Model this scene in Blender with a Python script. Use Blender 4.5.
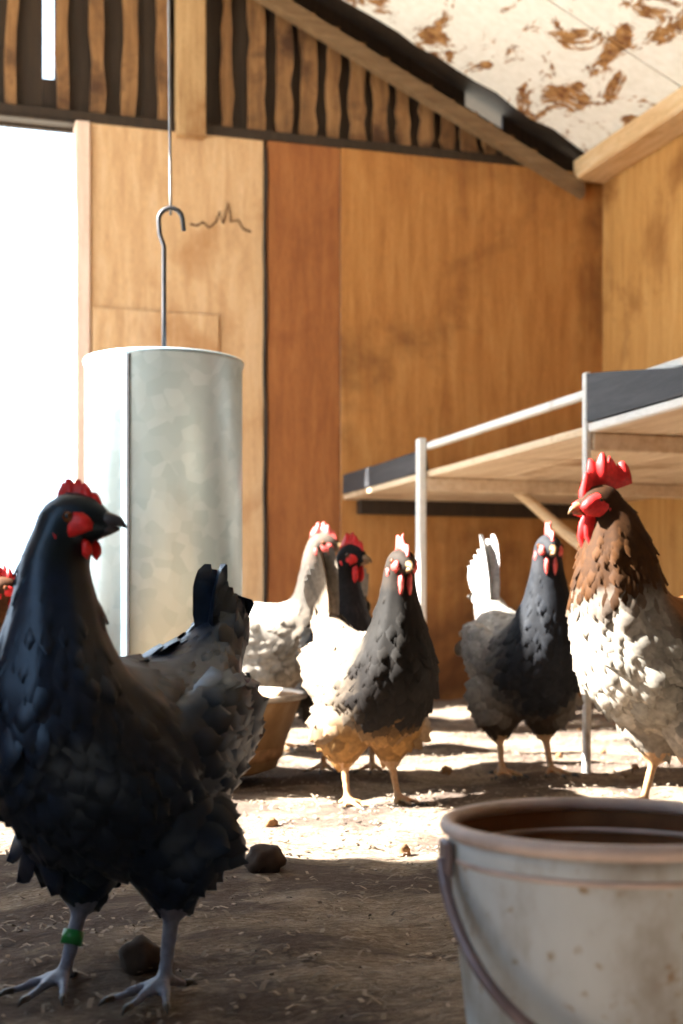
import bpy, bmesh, math, random
import numpy as np
from mathutils import Vector, Matrix, noise

for o in list(bpy.data.objects):
    bpy.data.objects.remove(o)
SC = bpy.context.scene
COL = SC.collection
PI = math.pi
R = math.radians

# ------------------------------------------------------------------ camera, sky, sun, exposure
F_PX, HZ, CAM_H, YAW = 1394.0, 615.0, 0.34, R(17.0)
cam = bpy.data.cameras.new('camera')
cam.sensor_fit = 'HORIZONTAL'; cam.sensor_width = 24.0
cam.lens = F_PX / 683.0 * 24.0
cam.shift_y = (HZ - 512.0) / 683.0
cam.clip_start = 0.05
cam.dof.use_dof = True; cam.dof.focus_distance = 1.7; cam.dof.aperture_fstop = 6.3
cam_o = bpy.data.objects.new('camera', cam); COL.objects.link(cam_o)
cam_o.location = (0, 0, CAM_H); cam_o.rotation_euler = (PI/2, 0, -YAW)
SC.camera = cam_o

world = bpy.data.worlds.new('sky'); SC.world = world; world.use_nodes = True
wn = world.node_tree.nodes; wl = world.node_tree.links
wn['Background'].inputs['Color'].default_value = (0.66, 0.82, 1.0, 1)
wn['Background'].inputs['Strength'].default_value = 6.0

SUN_AZ = math.atan2(0.28, -0.96); SUN_EL = R(40)
sl = bpy.data.lights.new('sun', 'SUN'); sl.energy = 85.0; sl.angle = R(1.2); sl.color = (1.0, 0.95, 0.88)
so = bpy.data.objects.new('sun', sl); COL.objects.link(so)
sdir = Vector((math.cos(SUN_AZ)*math.cos(SUN_EL), math.sin(SUN_AZ)*math.cos(SUN_EL), math.sin(SUN_EL)))
so.location = sdir * 12; so.rotation_euler = sdir.to_track_quat('Z', 'Y').to_euler()

vs = SC.view_settings
vs.view_transform = 'Standard'; vs.look = 'None'; vs.gamma = 1.0; vs.use_curve_mapping = False
vs.exposure = -0.45

SIN, COS = math.sin(YAW), math.cos(YAW)
def at(px, py, d):
    """world point seen at a photo pixel at a depth along the view"""
    a = (px - 341.5) / F_PX
    return Vector((d*(SIN + a*COS), d*(COS - a*SIN), CAM_H + (HZ - py)/F_PX*d))
def wall_x(px, y):
    a = (px - 341.5) / F_PX
    return y * math.tan(YAW + math.atan(a))

# ------------------------------------------------------------------ materials
MATS = {}
def ramp(nt, fac, stops):
    r = nt.nodes.new('ShaderNodeValToRGB')
    while len(r.color_ramp.elements) < len(stops): r.color_ramp.elements.new(0.5)
    for e, (p, c) in zip(r.color_ramp.elements, stops):
        e.position = p; e.color = (*c, 1)
    nt.links.new(fac, r.inputs['Fac']); return r.outputs['Color']
def new_mat(name, rough=0.7, metal=0.0, spec=0.4):
    m = bpy.data.materials.new(name); m.use_nodes = True
    b = m.node_tree.nodes['Principled BSDF']
    b.inputs['Roughness'].default_value = rough; b.inputs['Metallic'].default_value = metal
    b.inputs['Specular IOR Level'].default_value = spec
    MATS[name] = m
    return m, m.node_tree, b
def coords(nt, scale=(1, 1, 1), rot=(0, 0, 0), out='Object'):
    tc = nt.nodes.new('ShaderNodeTexCoord'); mp = nt.nodes.new('ShaderNodeMapping')
    mp.inputs['Scale'].default_value = scale; mp.inputs['Rotation'].default_value = rot
    nt.links.new(tc.outputs[out], mp.inputs['Vector']); return mp.outputs['Vector']
def tex(nt, vec, scale, detail=4, rough=0.55, dist=0.0):
    n = nt.nodes.new('ShaderNodeTexNoise')
    n.inputs['Scale'].default_value = scale; n.inputs['Detail'].default_value = detail
    n.inputs['Roughness'].default_value = rough; n.inputs['Distortion'].default_value = dist
    nt.links.new(vec, n.inputs['Vector']); return n.outputs['Fac']
def mixc(nt, fac, a, b, mode='MIX'):
    m = nt.nodes.new('ShaderNodeMix'); m.data_type = 'RGBA'; m.blend_type = mode
    for s, v in ((m.inputs[0], fac), (m.inputs[6], a), (m.inputs[7], b)):
        if hasattr(v, 'is_linked'): nt.links.new(v, s)
        elif isinstance(v, (int, float)): s.default_value = v
        else: s.default_value = (*v, 1)
    return m.outputs[2]
def bump(nt, b, h, strength=0.3, dist=0.01):
    n = nt.nodes.new('ShaderNodeBump'); n.inputs['Strength'].default_value = strength
    n.inputs['Distance'].default_value = dist
    nt.links.new(h, n.inputs['Height']); nt.links.new(n.outputs['Normal'], b.inputs['Normal'])
def wood(name, c0, c1, c2, grain=(6, 6, 0.7), scale=5.0, rough=0.7, stain=None, bstr=0.25):
    m, nt, b = new_mat(name, rough)
    v = coords(nt, grain)
    col = ramp(nt, tex(nt, v, scale, 6, 0.6, 0.6), [(0.28, c0), (0.5, c1), (0.72, c2)])
    fine = tex(nt, coords(nt, tuple(g*6 for g in grain)), scale*2, 3)
    col = mixc(nt, 0.35, col, ramp(nt, fine, [(0.3, tuple(c*0.55 for c in c1)), (0.7, tuple(min(1, c*1.25) for c in c1))]))
    if stain:
        s = tex(nt, coords(nt), stain[1], 5, 0.6, 0.4)
        f = ramp(nt, s, [(stain[2], (0, 0, 0)), (stain[3], (1, 1, 1))])
        col = mixc(nt, f, col, stain[0])
    nt.links.new(col, b.inputs['Base Color'])
    bump(nt, b, fine, bstr, 0.002)
    return m
def plain(name, c, rough=0.6, metal=0.0, var=0.2, scale=30.0, spec=0.4, bstr=0.1):
    m, nt, b = new_mat(name, rough, metal, spec)
    f = tex(nt, coords(nt), scale, 4)
    nt.links.new(ramp(nt, f, [(0.3, tuple(x*(1-var) for x in c)), (0.7, tuple(min(1, x*(1+var)) for x in c))]), b.inputs['Base Color'])
    if bstr: bump(nt, b, f, bstr, 0.003)
    return m

wood('ply_pale', (0.44, 0.25, 0.12), (0.60, 0.38, 0.20), (0.72, 0.52, 0.33), stain=((0.36, 0.16, 0.05), 2.3, 0.55, 0.75))
wood('ply_red', (0.20, 0.065, 0.018), (0.31, 0.11, 0.03), (0.40, 0.16, 0.05), stain=((0.18, 0.05, 0.012), 2.6, 0.5, 0.75))
wood('ply_orange', (0.28, 0.10, 0.022), (0.43, 0.19, 0.05), (0.54, 0.28, 0.09), stain=((0.12, 0.042, 0.010), 1.7, 0.46, 0.66))
wood('ply_side', (0.36, 0.16, 0.04), (0.52, 0.27, 0.08), (0.62, 0.37, 0.14), stain=((0.27, 0.11, 0.025), 3.0, 0.55, 0.7))
wood('slat_wood', (0.10, 0.045, 0.018), (0.24, 0.12, 0.045), (0.38, 0.21, 0.09), grain=(9, 9, 1.0), stain=((0.07, 0.03, 0.012), 5.0, 0.5, 0.66))
wood('dark_wood', (0.012, 0.008, 0.005), (0.03, 0.017, 0.009), (0.05, 0.03, 0.015), grain=(9, 9, 1.0))
wood('beam_wood', (0.28, 0.15, 0.06), (0.44, 0.27, 0.125), (0.55, 0.37, 0.19), grain=(9, 9, 1.0), stain=((0.26, 0.12, 0.04), 4.0, 0.55, 0.7))
wood('rafter_wood', (0.12, 0.065, 0.03), (0.20, 0.12, 0.06), (0.30, 0.19, 0.10), grain=(1, 9, 9))
wood('plate_wood', (0.52, 0.30, 0.13), (0.68, 0.46, 0.25), (0.8, 0.62, 0.42), grain=(9, 0.8, 9), stain=((0.4, 0.19, 0.05), 5.0, 0.55, 0.7))
wood('pale_board', (0.50, 0.34, 0.2), (0.68, 0.52, 0.35), (0.8, 0.68, 0.52), grain=(9, 0.8, 9), stain=((0.3, 0.16, 0.07), 5.0, 0.56, 0.72))
wood('grey_board', (0.025, 0.026, 0.03), (0.045, 0.046, 0.052), (0.075, 0.075, 0.078), grain=(9, 0.8, 9))
wood('white_paint', (0.60, 0.58, 0.54), (0.74, 0.72, 0.68), (0.82, 0.8, 0.77), grain=(9, 0.8, 9), stain=((0.38, 0.26, 0.15), 9.0, 0.62, 0.74))
wood('stick_wood', (0.45, 0.27, 0.13), (0.62, 0.43, 0.24), (0.74, 0.56, 0.36), grain=(9, 0.8, 9))
wood('jamb_wood', (0.62, 0.42, 0.32), (0.74, 0.55, 0.45), (0.82, 0.66, 0.57), grain=(9, 9, 0.8))
# flaking whitewash over brown boards
m, nt, b = new_mat('whitewash', 0.85)
v = coords(nt, (1.0, 0.5, 1.0))
f1 = tex(nt, v, 7.0, 7, 0.72, 0.5); f2 = tex(nt, coords(nt), 34, 3)
base = ramp(nt, f2, [(0.3, (0.83, 0.82, 0.78)), (0.7, (0.93, 0.925, 0.90))])
brn = ramp(nt, f2, [(0.35, (0.16, 0.06, 0.02)), (0.7, (0.50, 0.27, 0.10))])
mask = ramp(nt, f1, [(0.525, (0, 0, 0)), (0.56, (1, 1, 1))])
nt.links.new(mixc(nt, mask, base, brn), b.inputs['Base Color']); bump(nt, b, f1, 0.4, 0.01)
# galvanised sheet
m, nt, b = new_mat('galvanised', 0.38, 0.35)
vo = nt.nodes.new('ShaderNodeTexVoronoi'); vo.inputs['Scale'].default_value = 38
nt.links.new(coords(nt), vo.inputs['Vector'])
sp = ramp(nt, vo.outputs['Color'], [(0.0, (0.36, 0.50, 0.58)), (1.0, (0.48, 0.62, 0.70))])
dirt = ramp(nt, tex(nt, coords(nt, (3, 3, 0.8)), 4.0, 5), [(0.5, (0, 0, 0)), (0.75, (1, 1, 1))])
nt.links.new(mixc(nt, mixc(nt, 0.35, (0, 0, 0), dirt), sp, (0.34, 0.36, 0.34)), b.inputs['Base Color'])
plain('wire_steel', (0.05, 0.05, 0.055), 0.5, 0.2)
plain('thin_wire', (0.3, 0.29, 0.28), 0.5, 0.6)
m, nt, b = new_mat('rust_pan', 0.75, 0.2)
f = tex(nt, coords(nt), 14, 5)
nt.links.new(ramp(nt, f, [(0.3, (0.16, 0.085, 0.035)), (0.55, (0.28, 0.16, 0.07)), (0.75, (0.36, 0.24, 0.13))]), b.inputs['Base Color']); bump(nt, b, f, 0.3, 0.004)
plain('pan_rim', (0.45, 0.40, 0.34), 0.5, 0.5)
m, nt, b = new_mat('bucket_shell', 0.5, 0.0)
f = tex(nt, coords(nt, (1, 1, 0.6)), 9, 6, 0.65); g = tex(nt, coords(nt), 60, 3)
c0 = ramp(nt, f, [(0.35, (0.30, 0.29, 0.26)), (0.5, (0.50, 0.56, 0.59)), (0.8, (0.60, 0.67, 0.71))])
sp = ramp(nt, g, [(0.62, (0, 0, 0)), (0.72, (1, 1, 1))])
nt.links.new(mixc(nt, sp, c0, (0.30, 0.23, 0.15)), b.inputs['Base Color']); bump(nt, b, f, 0.15, 0.003)
plain('bucket_rust', (0.17, 0.075, 0.03), 0.85, 0.0, 0.45, 18)
plain('bucket_rim', (0.52, 0.44, 0.41), 0.5, 0.0, 0.2)
plain('bail_steel', (0.20, 0.17, 0.19), 0.45, 0.6)
# litter
m, nt, b = new_mat('litter', 0.95, 0, 0.1)
f = tex(nt, coords(nt), 5, 6, 0.7); g = tex(nt, coords(nt, (1, 2.2, 1)), 70, 5, 0.7, 1.0)
c0 = ramp(nt, f, [(0.35, (0.12, 0.085, 0.055)), (0.5, (0.27, 0.205, 0.145)), (0.68, (0.42, 0.345, 0.265))])
c1 = ramp(nt, g, [(0.36, (0.05, 0.032, 0.02)), (0.52, (0.30, 0.235, 0.17)), (0.7, (0.56, 0.48, 0.39))])
damp = ramp(nt, tex(nt, coords(nt, (1, 1.6, 1)), 3.2, 6, 0.65, 0.3), [(0.43, (0, 0, 0)), (0.55, (0.85, 0.85, 0.85))])
nt.links.new(mixc(nt, damp, mixc(nt, 0.55, c0, c1), mixc(nt, g, (0.035, 0.025, 0.022), (0.15, 0.11, 0.09))), b.inputs['Base Color']); bump(nt, b, g, 0.8, 0.012)
# straw with per piece tint
m, nt, b = new_mat('straw', 0.8, 0, 0.3)
at_ = nt.nodes.new('ShaderNodeAttribute'); at_.attribute_name = 'tint'
nt.links.new(at_.outputs['Color'], b.inputs['Base Color'])
plain('clod', (0.05, 0.032, 0.022), 0.95, 0, 0.4, 40, bstr=0.5)
plain('clod_pale', (0.24, 0.13, 0.06), 0.95, 0, 0.4, 40, bstr=0.5)
plain('outside_ground', (0.42, 0.40, 0.33), 0.95, 0, 0.3, 2)
# plumage from an attribute
def feather_mat(name, rough, spec, sheen):
    m, nt, b = new_mat(name, rough, 0, spec)
    a = nt.nodes.new('ShaderNodeAttribute'); a.attribute_name = 'tint'
    f = tex(nt, coords(nt), 90, 3)
    k = ramp(nt, f, [(0.3, (0.7, 0.7, 0.7)), (0.7, (1.15, 1.15, 1.15))])
    nt.links.new(mixc(nt, 1.0, a.outputs['Color'], k, 'MULTIPLY'), b.inputs['Base Color'])
    b.inputs['Sheen Weight'].default_value = sheen
    b.inputs['Sheen Roughness'].default_value = 0.4
    b.inputs['Sheen Tint'].default_value = (0.75, 0.85, 1, 1)
    return m
feather_mat('plumage', 0.75, 0.15, 0.0)
feather_mat('plumage_gloss', 0.42, 0.45, 0.0).node_tree.nodes['Principled BSDF'].inputs['Specular Tint'].default_value = (0.55, 0.75, 1.0, 1)
def skin_mat(name, c, rough=0.5):
    m, nt, b = new_mat(name, rough, 0, 0.4)
    f = tex(nt, coords(nt), 160, 3)
    nt.links.new(ramp(nt, f, [(0.3, tuple(x*0.65 for x in c)), (0.7, c)]), b.inputs['Base Color'])
    b.inputs['Subsurface Weight'].default_value = 0.15
    b.inputs['Subsurface Radius'].default_value = (0.01, 0.003, 0.002)
    bump(nt, b, f, 0.3, 0.002)
    return m
skin_mat('comb_red', (0.72, 0.02, 0.02))
skin_mat('comb_pink', (0.66, 0.10, 0.085))
skin_mat('beak_dark', (0.045, 0.04, 0.045), 0.35)
skin_mat('beak_horn', (0.22, 0.13, 0.06), 0.4)
skin_mat('shank_slate', (0.20, 0.23, 0.32), 0.45)
skin_mat('shank_yellow', (0.50, 0.30, 0.15), 0.5)
plain('claw', (0.05, 0.045, 0.04), 0.4)
plain('eye_amber', (0.12, 0.035, 0.01), 0.1, 0, 0.1, bstr=0)
plain('pupil', (0.005, 0.005, 0.005), 0.05, 0, 0.0, bstr=0)
plain('green_plastic', (0.015, 0.2, 0.045), 0.35, 0, 0.05, bstr=0)
plain('pencil', (0.10, 0.05, 0.025), 0.9, 0, 0.2)

# ------------------------------------------------------------------ helpers
def link(name, me, mat, parent=None):
    o = bpy.data.objects.new(name, me); COL.objects.link(o)
    if mat is not None:
        for mm in ([mat] if isinstance(mat, str) else mat): me.materials.append(MATS[mm])
    if parent is not None: o.parent = parent
    return o
def mesh(name, verts, faces, mat, parent=None, smooth=False):
    me = bpy.data.meshes.new(name); me.from_pydata([tuple(v) for v in verts], [], faces); me.update()
    if smooth:
        for p in me.polygons: p.use_smooth = True
    return link(name, me, mat, parent)
def tag(o, label, cat, group=None):
    o['label'] = label; o['category'] = cat
    if group: o['group'] = group
    return o
def struct(o, label=None):
    o['kind'] = 'structure'
    if label: o['label'] = label
    return o
def empty(name, loc=(0, 0, 0), rz=0.0):
    o = bpy.data.objects.new(name, None); COL.objects.link(o)
    o.empty_display_size = 0.05; o.location = loc; o.rotation_euler = (0, 0, rz)
    return o
def from_bm(name, bm, mat, parent=None, smooth=False):
    bmesh.ops.recalc_face_normals(bm, faces=bm.faces)
    me = bpy.data.meshes.new(name); bm.to_mesh(me); bm.free()
    if smooth:
        for p in me.polygons: p.use_smooth = True
    return link(name, me, mat, parent)
def box_bm(lo, hi, bev=0.0, rough=0.0, seed=0):
    bm = bmesh.new()
    bmesh.ops.create_cube(bm, size=1.0)
    for v in bm.verts:
        v.co = Vector([lo[i] + (v.co[i]+0.5)*(hi[i]-lo[i]) for i in range(3)])
    if rough:
        rnd = random.Random(seed)
        for v in bm.verts: v.co += Vector([rnd.uniform(-rough, rough) for _ in range(3)])
    if bev: bmesh.ops.bevel(bm, geom=list(bm.edges), offset=bev, segments=1, affect='EDGES')
    return bm
def box(name, lo, hi, mat, parent=None, bev=0.003, rough=0.0, seed=0):
    return from_bm(name, box_bm(lo, hi, bev, rough, seed), mat, parent)
def prism(name, poly, y0, y1, mat, parent=None):
    """polygon in x,z extruded along y"""
    n = len(poly)
    vs_ = [(x, y0, z) for x, z in poly] + [(x, y1, z) for x, z in poly]
    bm = bmesh.new(); bv = [bm.verts.new(v) for v in vs_]
    bm.faces.new(bv[:n]); bm.faces.new(bv[n:])
    for i in range(n):
        j = (i+1) % n; bm.faces.new((bv[i], bv[j], bv[n+j], bv[n+i]))
    return from_bm(name, bm, mat, parent)
def tube_bm(bm, pts, rad, seg=10, cap=True):
    pts = [Vector(p) for p in pts]; n = len(pts)
    rads = rad if isinstance(rad, (list, tuple)) else [rad]*n
    rings = []; side = None
    for i, p in enumerate(pts):
        t = (pts[min(i+1, n-1)] - pts[max(i-1, 0)]).normalized()
        if side is None:
            side = t.cross(Vector((0, 0, 1)))
            if side.length < 1e-3: side = t.cross(Vector((1, 0, 0)))
        side = (side - t*side.dot(t)).normalized(); up = side.cross(t)
        rings.append([bm.verts.new(p + (side*math.cos(2*PI*k/seg) + up*math.sin(2*PI*k/seg))*rads[i]) for k in range(seg)])
    for i in range(n-1):
        for k in range(seg):
            bm.faces.new((rings[i][k], rings[i][(k+1) % seg], rings[i+1][(k+1) % seg], rings[i+1][k]))
    if cap:
        bm.faces.new(rings[0]); bm.faces.new(rings[-1])
def tube(name, pts, rad, mat, parent=None, seg=10):
    bm = bmesh.new(); tube_bm(bm, pts, rad, seg); return from_bm(name, bm, mat, parent, True)
def lathe(name, prof, mat, parent=None, seg=64, closed=False, matf=None):
    bm = bmesh.new(); rings = []
    for r, z in prof:
        rings.append([bm.verts.new((r*math.cos(2*PI*k/seg), r*math.sin(2*PI*k/seg), z)) for k in range(seg)])
    n = len(prof)
    for i in range(n if closed else n-1):
        a, c = rings[i], rings[(i+1) % n]
        for k in range(seg):
            f_ = bm.faces.new((a[k], a[(k+1) % seg], c[(k+1) % seg], c[k]))
            if matf: f_.material_index = matf(i)
    if not closed:
        for rr, i in ((rings[0], 0), (rings[-1], n-2)):
            f_ = bm.faces.new(rr)
            if matf: f_.material_index = matf(i)
    return from_bm(name, bm, mat, parent, True)
def set_tint(me, cols):
    a = me.color_attributes.new('tint', 'FLOAT_COLOR', 'POINT')
    c = np.ones((len(me.vertices), 4), dtype=np.float32); c[:, :3] = cols
    a.data.foreach_set('color', c.ravel())

# ------------------------------------------------------------------ the coop shell
WY = 4.60                      # back wall plane
WX = 2.40                      # right wall plane
LX = -0.62                     # left wall plane
PLY_TOP = 1.95
RIDGE_X = 0.5
def roof_z(x):
    return 2.445 + (1.331 - x)*0.47 if x >= RIDGE_X else 2.445 + (1.331 - RIDGE_X)*0.47 - (RIDGE_X - x)*0.47
FRONT_Y = -1.4

def floor_h(x, y):
    t = min(1, max(0, (y - 3.5)/1.1)); t = t*t*(3 - 2*t)
    n = noise.fractal(Vector((x*3.1, y*3.1, 2.7)), 1.0, 2.0, 4)*0.012
    n += noise.noise(Vector((x*17, y*17, 0.3)))*0.003 + noise.noise(Vector((x*8, y*8, 5.3)))*0.010
    return 0.045*t + n
gx, gy = 172, 300
vs_ = []
for j in range(gy+1):
    for i in range(gx+1):
        x = LX + (WX-LX)*i/gx; y = FRONT_Y + (WY-FRONT_Y)*j/gy
        vs_.append((x, y, floor_h(x, y)))
fs_ = [(j*(gx+1)+i, j*(gx+1)+i+1, (j+1)*(gx+1)+i+1, (j+1)*(gx+1)+i) for j in range(gy) for i in range(gx)]
floor = struct(mesh('floor', vs_, fs_, 'litter', None, True), 'coop floor deep in dusty pale wood litter')

bm = bmesh.new()
for s in [(-14, -14, 16, 16)]:
    q = [bm.verts.new((s[0], s[1], -0.05)), bm.verts.new((s[2], s[1], -0.05)), bm.verts.new((s[2], s[3], -0.05)), bm.verts.new((s[0], s[3], -0.05))]
    bm.faces.new(q)
struct(from_bm('ground', bm, 'outside_ground'), 'sunlit yard ground outside the coop')

# back wall
DOOR_R = wall_x(86, WY); DOOR_L = DOOR_R - 0.98
XB = wall_x(266, WY); XC = wall_x(340, WY)
wall_back = struct(empty('wall_back', (0, WY, 0)), 'plywood back wall with slatted gable above')
def wb(o): o.parent = wall_back; o.location = (0, -WY, 0); return o
wb(box('plywood_sheet', (DOOR_R, WY, -0.03), (XB-0.008, WY+0.02, PLY_TOP), 'ply_pale', None, 0.002))
wb(box('plywood_sheet', (XB+0.006, WY-0.004, -0.03), (XC-0.002, WY+0.02, PLY_TOP), 'ply_red', None, 0.002))
wb(box('plywood_sheet', (XC+0.001, WY-0.008, -0.03), (WX+0.02, WY+0.02, PLY_TOP), 'ply_orange', None, 0.002))
wb(box('plywood_sheet', (LX, WY, -0.03), (DOOR_L, WY+0.02, PLY_TOP), 'ply_pale', None, 0.002))
wb(box('seam_stud', (XB-0.05, WY+0.021, -0.03), (XB+0.05, WY+0.07, PLY_TOP), 'dark_wood', None, 0.002))
# pale strip of batten beside the seam, patch board under the hook
pa = (wall_x(92, WY), wall_x(218, WY))
wb(box('patch_board', (pa[0], WY-0.012, 1.02), (pa[1], WY-0.0005, 1.345), 'ply_pale', None, 0.002))
# gable backing boards with one open gap
gap = (wall_x(43, WY+0.06), wall_x(54, WY+0.06))
rnd = random.Random(4)
def gable_board(name, x0, x1, y0, y1, z0, mat, zt=0.0):
    wb(prism(name, [(x0, z0), (x1, z0), (x1, roof_z(x1)-0.02+zt), (x0, roof_z(x0)-0.02+zt)] if not (x0 < RIDGE_X < x1) else
             [(x0, z0), (x1, z0), (x1, roof_z(x1)-0.02+zt), (RIDGE_X, roof_z(RIDGE_X)-0.02+zt), (x0, roof_z(x0)-0.02+zt)], y0, y1, mat))
x = LX
while x < gap[0]-1e-4:
    x1 = min(x + 0.145, gap[0]); gable_board('backing_board', x, x1-0.001, WY+0.05, WY+0.07, PLY_TOP-0.02, 'dark_wood', 0.049 if not (x < wall_x(491, WY) < x1) else 0.0); x = x1
x = gap[1]
wb(box('backing_board', (gap[0], WY+0.05, PLY_TOP-0.02), (gap[1], WY+0.07, CAM_H+(HZ-80)/F_PX*(WY+.06)/(COS+0.21*SIN)), 'dark_wood', None, 0.0))
while x < WX:
    x1 = min(x + 0.145, WX); gable_board('backing_board', x, x1-0.001, WY+0.05, WY+0.07, PLY_TOP-0.02, 'dark_wood', 0.049 if not (x < wall_x(491, WY) < x1) else 0.0); x = x1
# slats
cent = [12, 62, 98, 130, 164, 228, 257, 284, 309, 334, 358, 381, 404, 427, 449, 470, 490, 510, 530, 548]
for c in cent:
    w = rnd.uniform(5.0, 8.0)
    if c == 62: w = 6
    a, b_ = wall_x(c-w, WY+0.02), wall_x(c+w, WY+0.02)
    if b_ > WX-0.05: continue
    z0 = PLY_TOP+rnd.uniform(-0.005, 0.03); zz = np.linspace(z0, roof_z(b_)-0.03, 9)
    le = [(a+rnd.uniform(-0.007, 0.007), z) for z in zz]; ri = [(b_+rnd.uniform(-0.007, 0.007), z) for z in zz]
    wb(prism('slat', ri+le[::-1], WY+0.018+rnd.uniform(0, .012), WY+0.042, 'slat_wood'))
x = wall_x(-20, WY)
while x > LX+0.05:
    gable_board('slat', x-0.05, x, WY+0.02, WY+0.042, PLY_TOP+0.01, 'slat_wood'); x -= 0.095
# king post
gp = (wall_x(177, WY-0.03), wall_x(206, WY-0.03))
wb(box('king_post', (gp[0], WY-0.035, PLY_TOP-0.02), (gp[1], WY+0.018, roof_z(gp[0])-0.03), 'beam_wood', None, 0.004))
# dark plate under the gable
wb(box('wall_plate', (LX, WY+0.0, PLY_TOP+0.002), (WX, WY+0.017, PLY_TOP+0.035), 'dark_wood', None, 0.002))
# scribbled pencil mark on the pale sheet
bm = bmesh.new()
pts = [(190, 224), (197, 226), (203, 222), (209, 228), (216, 222), (219, 212), (223, 224), (228, 203), (231, 222), (238, 220), (243, 229), (251, 232)]
P3 = [Vector((wall_x(px, WY), WY-0.001, CAM_H+(HZ-py)/F_PX*(WY/(COS-(px-341.5)/F_PX*SIN)))) for px, py in pts]
tube_bm(bm, P3, 0.0035, 6)
wb(from_bm('scribble', bm, 'pencil'))
# cable in the seam
bm = bmesh.new()
tube_bm(bm, [Vector((XB-0.004+0.004*math.sin(i*1.7), WY-0.006, 1.92-i*0.115)) for i in range(17)], 0.006, 6)
cb = wb(from_bm('seam_cable', bm, 'dark_wood'))

# door 1 frame (open doorway)
door = struct(empty('door_1', (DOOR_R, WY, 0)), 'open doorway full of white daylight')
def rel(o, p): o.parent = p; o.location = -p.location; return o
rel(box('door_jamb', (DOOR_R-0.035, WY-0.015, -0.03), (DOOR_R+0.012, WY+0.06, PLY_TOP), 'jamb_wood', None, 0.003), door)
rel(box('door_jamb', (DOOR_L-0.012, WY-0.015, -0.03), (DOOR_L+0.035, WY+0.06, PLY_TOP), 'jamb_wood', None, 0.003), door)
rel(box('door_head', (DOOR_L+0.036, WY-0.01, PLY_TOP-0.010), (DOOR_R-0.036, WY+0.05, PLY_TOP), 'dark_wood', None, 0.003), door)

# right wall
wall_right = struct(empty('wall_right', (WX, 0, 0)), 'orange plywood side wall')
y = FRONT_Y
edges_y = [WY-0.009, WY-1.22, WY-2.44, WY-3.66, WY-4.88, FRONT_Y]
for k in range(5):
    if edges_y[k] > edges_y[k+1]+0.02:
        rel(box('plywood_sheet', (WX, edges_y[k+1]+0.002, -0.03), (WX+0.02, edges_y[k], PLY_TOP+0.02), 'ply_side', None, 0.002), wall_right)
# top plate along the right wall
struct(box('trim_1', (WX-0.125, FRONT_Y, PLY_TOP-0.04), (WX-0.001, WY-0.02, PLY_TOP+0.035), 'plate_wood', None, 0.006), 'pale timber top plate along the side wall')

# left wall, unseen: two openings added and sized to let in sun and sky
wall_left = struct(empty('wall_left', (LX, 0, 0)), 'unseen plywood wall with a doorway and a window opening added for the light')
LT = roof_z(LX)
def lw(y0, y1, z0, z1): rel(box('plywood_sheet', (LX-0.02, y0, z0), (LX, y1, z1), 'slat_wood', None, 0.002), wall_left)  # dark wood on this unseen wall chosen to cut bounced light
LD0, LD1, LW0, LW1 = 2.22, 4.36, 0.60, 1.02
lw(LD1, WY, -0.03, LT); lw(LD0, LD1, 2.27, LT); lw(LW1, LD0, -0.03, LT)
lw(LW0, LW1, -0.03, 0.45); lw(LW0, LW1, 1.35, LT); lw(FRONT_Y, LW0, -0.03, LT)

# unseen wall, added in dark wood to cut fill light, behind the photographer
wall_front = struct(empty('wall_front', (0, FRONT_Y, 0)), 'unseen dark plywood wall, added to cut fill light, behind the photographer')
for k in range(3):
    rel(box('plywood_sheet', (LX+k*(WX-LX)/3, FRONT_Y-0.02, -0.03), (LX+(k+1)*(WX-LX)/3-0.003, FRONT_Y, 1.93), 'slat_wood', None, 0.002), wall_front)
rel(prism('gable_panel', [(LX, 1.93), (WX, 1.93), (WX, roof_z(WX)+0.02), (RIDGE_X, roof_z(RIDGE_X)+0.02), (LX, roof_z(LX)+0.02)], FRONT_Y-0.02, FRONT_Y, 'slat_wood'), wall_front)

# roof: whitewashed boards on the right slope, dark boards on the left, rafters
ceiling = struct(empty('ceiling', (RIDGE_X, 0, roof_z(RIDGE_X))), 'sloping roof lined with flaking whitewashed boards')
ang = math.atan(0.47)
def slope_board(y0, y1, x0, x1, mat, th=0.018, off=0.0, ragged=0.0, seed=0, name='roof_board'):
    """board lying under the roof plane from x0 to x1, between y0 and y1"""
    n = 26; bm = bmesh.new(); r_ = random.Random(seed); top = []; bot = []
    for i in range(n+1):
        x = x0 + (x1-x0)*i/n
        e = (noise.noise(Vector((x*9, seed, 0)))*ragged*0.6 + noise.noise(Vector((x*28, seed, 3)))*ragged*0.4) if ragged else 0
        z = roof_z(x) - off
        bot.append((bm.verts.new((x, y0, z)), bm.verts.new((x, y1+e, z))))
        top.append((bm.verts.new((x, y0, z+th)), bm.verts.new((x, y1+e, z+th))))
    for i in range(n):
        for s in (bot, top): bm.faces.new((s[i][0], s[i+1][0], s[i+1][1], s[i][1]))
        for k in (0, 1): bm.faces.new((bot[i][k], bot[i+1][k], top[i+1][k], top[i][k]))
    for i in (0, n): bm.faces.new((bot[i][0], bot[i][1], top[i][1], top[i][0]))
    return rel(from_bm(name, bm, mat), ceiling)
RB = 4.50
ys = [RB]
while ys[-1] > FRONT_Y: ys.append(ys[-1]-0.32)
for k in range(len(ys)-1):
    slope_board(ys[k+1]+0.004, ys[k], RIDGE_X, WX-0.03, 'whitewash', off=0.002*(k % 2), ragged=0.05 if k == 0 else 0, seed=k+1)
    slope_board(ys[k+1]+0.004, ys[k], LX-0.02, RIDGE_X-0.001, 'whitewash', off=0.002*(k % 2), seed=k+40)
slope_board(FRONT_Y-0.1, WY+0.25, RIDGE_X, WX+0.25, 'dark_wood', th=0.02, off=-0.03, name='roof_deck')
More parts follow.
